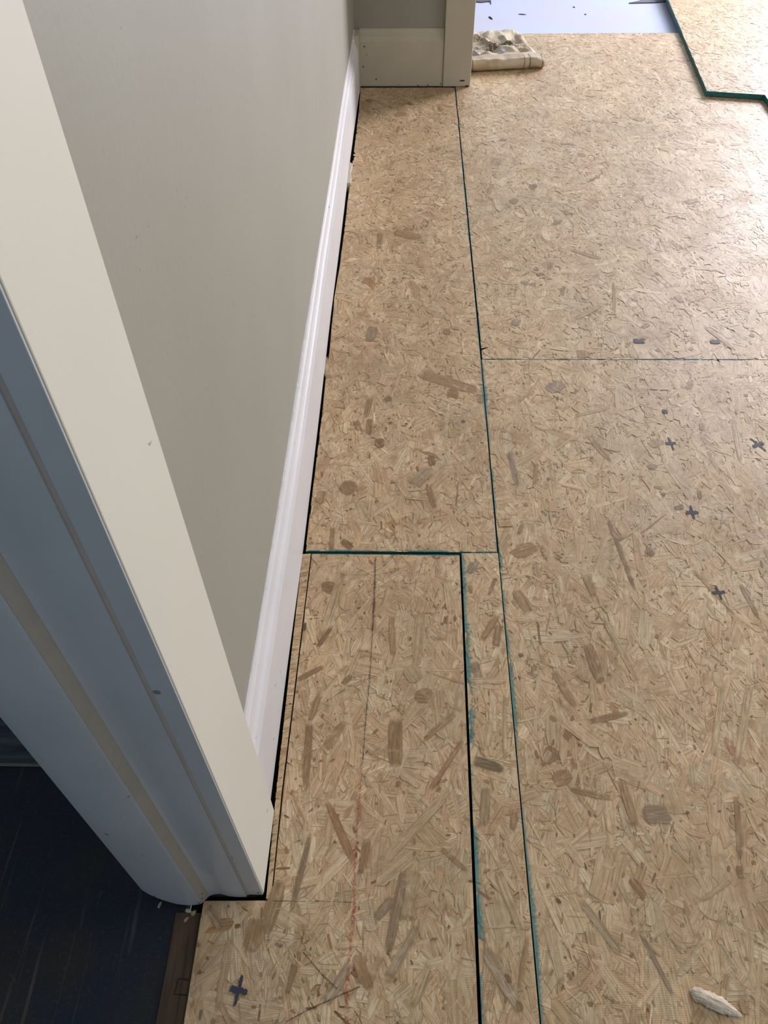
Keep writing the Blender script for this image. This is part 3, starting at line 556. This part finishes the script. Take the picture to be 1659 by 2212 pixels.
# jamb face with a shallow cove
cove = [(-.2246, .3330), (-.2380, .3325), (-.2520, .3335), (-.2640, .3360), (-.2740, .3352), (-.2800, .3330), (-.2800, .352), (-.2246, .352)]
dpart('jamb', dense(cove, 0, 5), .002, 2.6, M['jamb_paint'], 0)
dpart('paint_seam', [(-.2802, .3330), (-.2802, .350), (-.2893, .350), (-.2893, .3235)], .002, 2.6, M['old_paint'], 0)
stop = [(-.2895, .3232), (-.2950, .3214), (-.3080, .3200), (-.3280, .3215), (-.3480, .3262), (-.3680, .3325), (-.3840, .3400), (-.3870, .3480), (-.3870, .46), (-.2895, .46)]
dpart('door_stop', dense(stop, 0, 6), .001, 2.6, M['jamb_paint'], 0)
dpart('gap_shade', [(-.2010, .3372), (-.2010, .3520), (-.3560, .3520), (-.2900, .3335), (-.2300, .3335)], -.016, .0015, M['grime_gap'], 0)  # solid dark strip standing for the shade in the gap under the frame
for (x, y, z, s) in [(-.2878, .3262, .018, .0032), (-.2920, .3215, .010, .0028), (-.2845, .3290, .032, .002), (-.3600, .3293, .012, .003), (-.3330, .3222, .006, .003), (-.2050, .3342, .022, .0028)]:
    mesh('nick', [(x+.26-s, y-.3412, z), (x+.26, y-.3414, z-s*.5), (x+.26+s, y-.3412, z), (x+.26, y-.3410, z+s*.4)], [(0, 1, 2, 3)], M['grime_gap'], door)

for pts in [[(-0.2935, 0.2255), (-0.3082, 0.2269), (-0.3084, 0.2178), (-0.3109, 0.2077), (-0.292, 0.2069)]]:
    q = ribbon(TB, pts, .0022, M['grime_gap'], 'drawn_line', .0004, 3); q.location.z = -.0102

# ------------------------------------------------------------------ loose sheet on top of the far board
DP = [(1.3687, 5.5552), (1.1855, 3.3022), (1.3997, 3.2643), (1.3957, 3.1043), (2.2, 3.0743), (2.2, 5.5552)]
D = board('loose_board', DP, .0215, [0, 1, 2, len(DP)-1], None, regions=[[DP[1], (1.80, DP[2][1]), (1.80, 5.0), DP[0]]], rim=[(DP[0], DP[1], 0), (DP[1], DP[2], 0)], seed=17, cover=3.5)
tag(D, 'loose pale strand board sheet with teal edges lying on the floor boards at top right', 'board')

# ------------------------------------------------------------------ crumpled paper bag
def bag():
    root = empty('paper_bag', (0.3824, 3.5903, 0.0028))
    tag(root, 'crumpled brown paper bag with printing lying behind the far door casing', 'bag')
    R = random.Random(8)
    W, L = .40, .38
    nx, ny = 80, 72
    from mathutils import noise
    # creases: random lines folding the sheet
    cr = [(R.uniform(0, 1), R.uniform(0, 1), R.uniform(0, math.pi), R.uniform(.3, 1)) for _ in range(46)]
    def h(u, v):
        z = .030
        for i, (a, b, th, s) in enumerate(cr):
            d = abs((u-a)*math.cos(th)+(v-b)*math.sin(th)); e = abs(-(u-a)*math.sin(th)+(v-b)*math.cos(th))
            z += (.016*s if i % 3 else -.015*s)*max(0, 1-d/.06)*max(0, 1-e/.42)
        z += .010*noise.noise((u*5, v*5, 1))
        return max(.004, z)
    v = []; f = []
    for j in range(ny+1):
        t = j/ny
        for i in range(nx+1):
            u = i/nx
            x = (u-.5)*W
            edge = min(1, (1-u)*14, u*14)
            if t < .30:       # rolled front: half circle profile
                a = -math.pi/2+math.pi*(t/.30)*.80
                r = .0255+.0040*noise.noise((u*7, 3., t*2))
                y = -math.cos(a)*r*1.15; z = r+math.sin(a)*r
                z *= (.8+.2*edge)
                z += .0035*noise.noise((u*12, t*9, 5))*min(1, t/.1)
                z = max(z, .0006)
            else:
                s = (t-.30)/.70
                y = .016+s*L; z0 = .046
                z = h(u, s)*(.55+.45*edge)*min(1, s*7)*(1-.25*s)+z0*max(0, 1-s*7)+.004
                if s > .97: z *= .5
            x += .006*noise.noise((t*6, 2, 1))*(1 if u > .5 else 0)+(.014*t)*(-1 if u > .5 else 0)*u
            v.append((x, y, z))
    for j in range(ny):
        for i in range(nx):
            a = j*(nx+1)+i; f.append((a, a+1, a+nx+2, a+nx+1))
    t = NT('kraft_bag_paper', .6, .25); o = t.obj()
    c = t.mix(t.ramp(t.noise(o, 14, 4), [(.4, 0.), (.6, 1.)]), lin((172, 152, 124)), lin((196, 180, 156)))
    # faded printing: short dark dashes in rows, and a pale blue-grey block
    sp = t.n('ShaderNodeSeparateXYZ'); t.l(o, sp.inputs[0])
    X, Y = sp.outputs[0], sp.outputs[1]
    def band(s, a, b): return t.math('MULTIPLY', t.math('GREATER_THAN', s, a), t.math('LESS_THAN', s, b))
    dash = t.math('GREATER_THAN', t.noise(t.maps(o, (150, 50, 0)), 1., 1), .44)
    row1 = t.math('MULTIPLY', t.math('MULTIPLY', band(X, -.09, .13), band(Y, .12, .175)), dash)
    c = t.mix(t.math('MULTIPLY', row1, .9), c, lin((96, 84, 62)))
    row2 = t.math('MULTIPLY', t.math('MULTIPLY', band(X, -.16, .0), band(Y, .24, .34)), t.math('GREATER_THAN', t.noise(t.maps(o, (120, 80, 0)), 1., 2), .5))
    c = t.mix(t.math('MULTIPLY', row2, .7), c, lin((92, 80, 58)))
    blk = t.math('MULTIPLY', t.math('MULTIPLY', band(X, -.09, .06), band(Y, .06, .11)), t.math('GREATER_THAN', t.noise(t.maps(o, (60, 60, 0)), 1., 3), .48))
    c = t.mix(t.math('MULTIPLY', blk, .6), c, lin((134, 144, 160)))
    for (a, b) in ((.108, .113), (.131, .138), (.186, .192), (-.115, -.107)):
        q = t.math('MULTIPLY', t.math('MULTIPLY', band(X, a, b), t.math('LESS_THAN', Y, .012)), t.math('GREATER_THAN', t.noise(o, 130, 2), .38))
        c = t.mix(t.math('MULTIPLY', q, .7), c, lin((104, 88, 66)))
    t.base(c); t.bump(t.noise(o, 60, 3), .3, .002)
    s = mesh('bag_body', v, f, t.m, root)
    so = s.modifiers.new('solid', 'SOLIDIFY'); so.thickness = .0006; so.offset = 0
    root.rotation_euler = (0, 0, 0.15)
bag()

# ------------------------------------------------------------------ wood splinter bottom right
def splinter(name, loc, rot, L, W, T, col, seed, parent=None):
    R = random.Random(seed); v = []; f = []; n = 26; k = 10
    for i in range(n+1):
        t = i/n; w = W*(min(1, t*7)**.6)*(min(1, (1-t)*2.4)**.75)*(1+R.uniform(-.10, .10)); h = T*(min(1, t*5)**.7)*min(1, (1-t)*3)**.7
        for j in range(k):
            a = 2*math.pi*j/k
            rr = 1+.16*math.sin(j*3+.4)+R.uniform(-.07, .07)
            v.append(((t-.5)*L+R.uniform(-1, 1)*L*.006, math.cos(a)*w/2*rr, max(0, h*.5+math.sin(a)*h*.5*rr)))
    for i in range(n):
        for j in range(k):
            a = i*k+j; b = i*k+(j+1) % k; f.append((a, b, b+k, a+k))
    f.append(tuple(range(k-1, -1, -1))); f.append(tuple(range(n*k, n*k+k)))
    if col not in M:
        t = NT('splinter_'+col, .75, .2); o = t.obj()
        g = t.noise(t.maps(o, (30, 420, 200)), 1., 4, .6, .6)
        a, b = {'pale': ((168, 150, 128), (222, 208, 190)), 'straw': ((150, 132, 100), (200, 182, 146)), 'dark': ((58, 52, 52), (36, 32, 32))}[col]
        t.base(t.mix(t.ramp(g, [(.38, 0.), (.6, 1.)]), lin(a), lin(b))); t.bump(g, .8, .0015); M[col] = t.m
    o = mesh(name, v, f, M[col], parent); o.location = loc; o.rotation_euler = (0, 0, rot)
    return o
tag(splinter('wood_splinter', (0.4351, 0.2098, 0.0022), -0.426, 0.0726, 0.0190, 0.0090, 'pale', 3), 'pale fuzzy wood splinter lying on the board at bottom right', 'wood chip')
tag(splinter('debris_chip', (0.4091, 4.3106, -0.0190), -1.269, 0.0495, 0.0100, 0.0040, 'dark', 4), 'short bent dark chip on the lilac floor above the paper bag', 'debris')
tag(splinter('debris_chip', (0.5672, 4.3626, -0.0190), -0.174, 0.0427, 0.0060, 0.0030, 'dark', 5), 'thin straight dark sliver on the lilac floor, right of the bent chip', 'debris')
tag(splinter('debris_chip', (0.8326, 4.4668, -0.0190), -1.104, 0.0160, 0.0060, 0.0030, 'dark', 6), 'tiny dark crumb on the lilac floor, topmost of the four bits', 'debris')
tag(splinter('debris_chip', (0.8727, 4.3583, -0.0190), -0.595, 0.0123, 0.0070, 0.0030, 'dark', 7), 'rightmost tiny dark crumb on the lilac floor', 'debris')
tag(splinter('wood_chip', (0.2633, 1.2798, 0.0022), -0.766, 0.0107, 0.0035, 0.0020, 'pale', 8), 'small curled white shaving beside the bluish strand on the right board', 'wood chip')
tag(splinter('wood_chip', (-0.3553, 0.3237, -0.0120), 1.277, 0.0114, 0.0040, 0.0020, 'straw', 9), 'straw shaving on the dark floor by the door jamb', 'wood chip')
tag(splinter('wood_chip', (-0.3015, 0.3120, -0.0080), 0.951, 0.0095, 0.0060, 0.0030, 'straw', 10), 'straw shaving on the brown threshold under the jamb', 'wood chip')
tag(splinter('wood_chip', (-0.3109, 0.3031, -0.0080), 0.953, 0.0093, 0.0040, 0.0020, 'straw', 11), 'slim straw shaving on the threshold, nearer the dark floor', 'wood chip')
tag(splinter('wood_chip', (-0.3099, 0.3144, -0.0080), -0.210, 0.0110, 0.0050, 0.0030, 'pale', 12), 'pale plaster flake right under the jamb foot', 'wood chip')
o = prism('torn_paper', [(0.3632, 4.8203), (0.3485, 4.5533), (0.3784, 4.5455), (0.4213, 4.5595), (0.4253, 4.5158), (0.4436, 4.8189)], -.019, -.015, M['torn'])
tag(o, 'dark torn paper scrap on the lilac floor above the casing', 'paper')
o = prism('torn_paper', [(1.1119, 4.5198), (1.1823, 4.5622), (1.2024, 4.7273), (1.3682, 4.7244), (1.3198, 4.5455), (1.2326, 4.5251)], -.019, -.015, M['torn'])
tag(o, 'dark torn paper scrap on the lilac floor beside the loose board', 'paper')
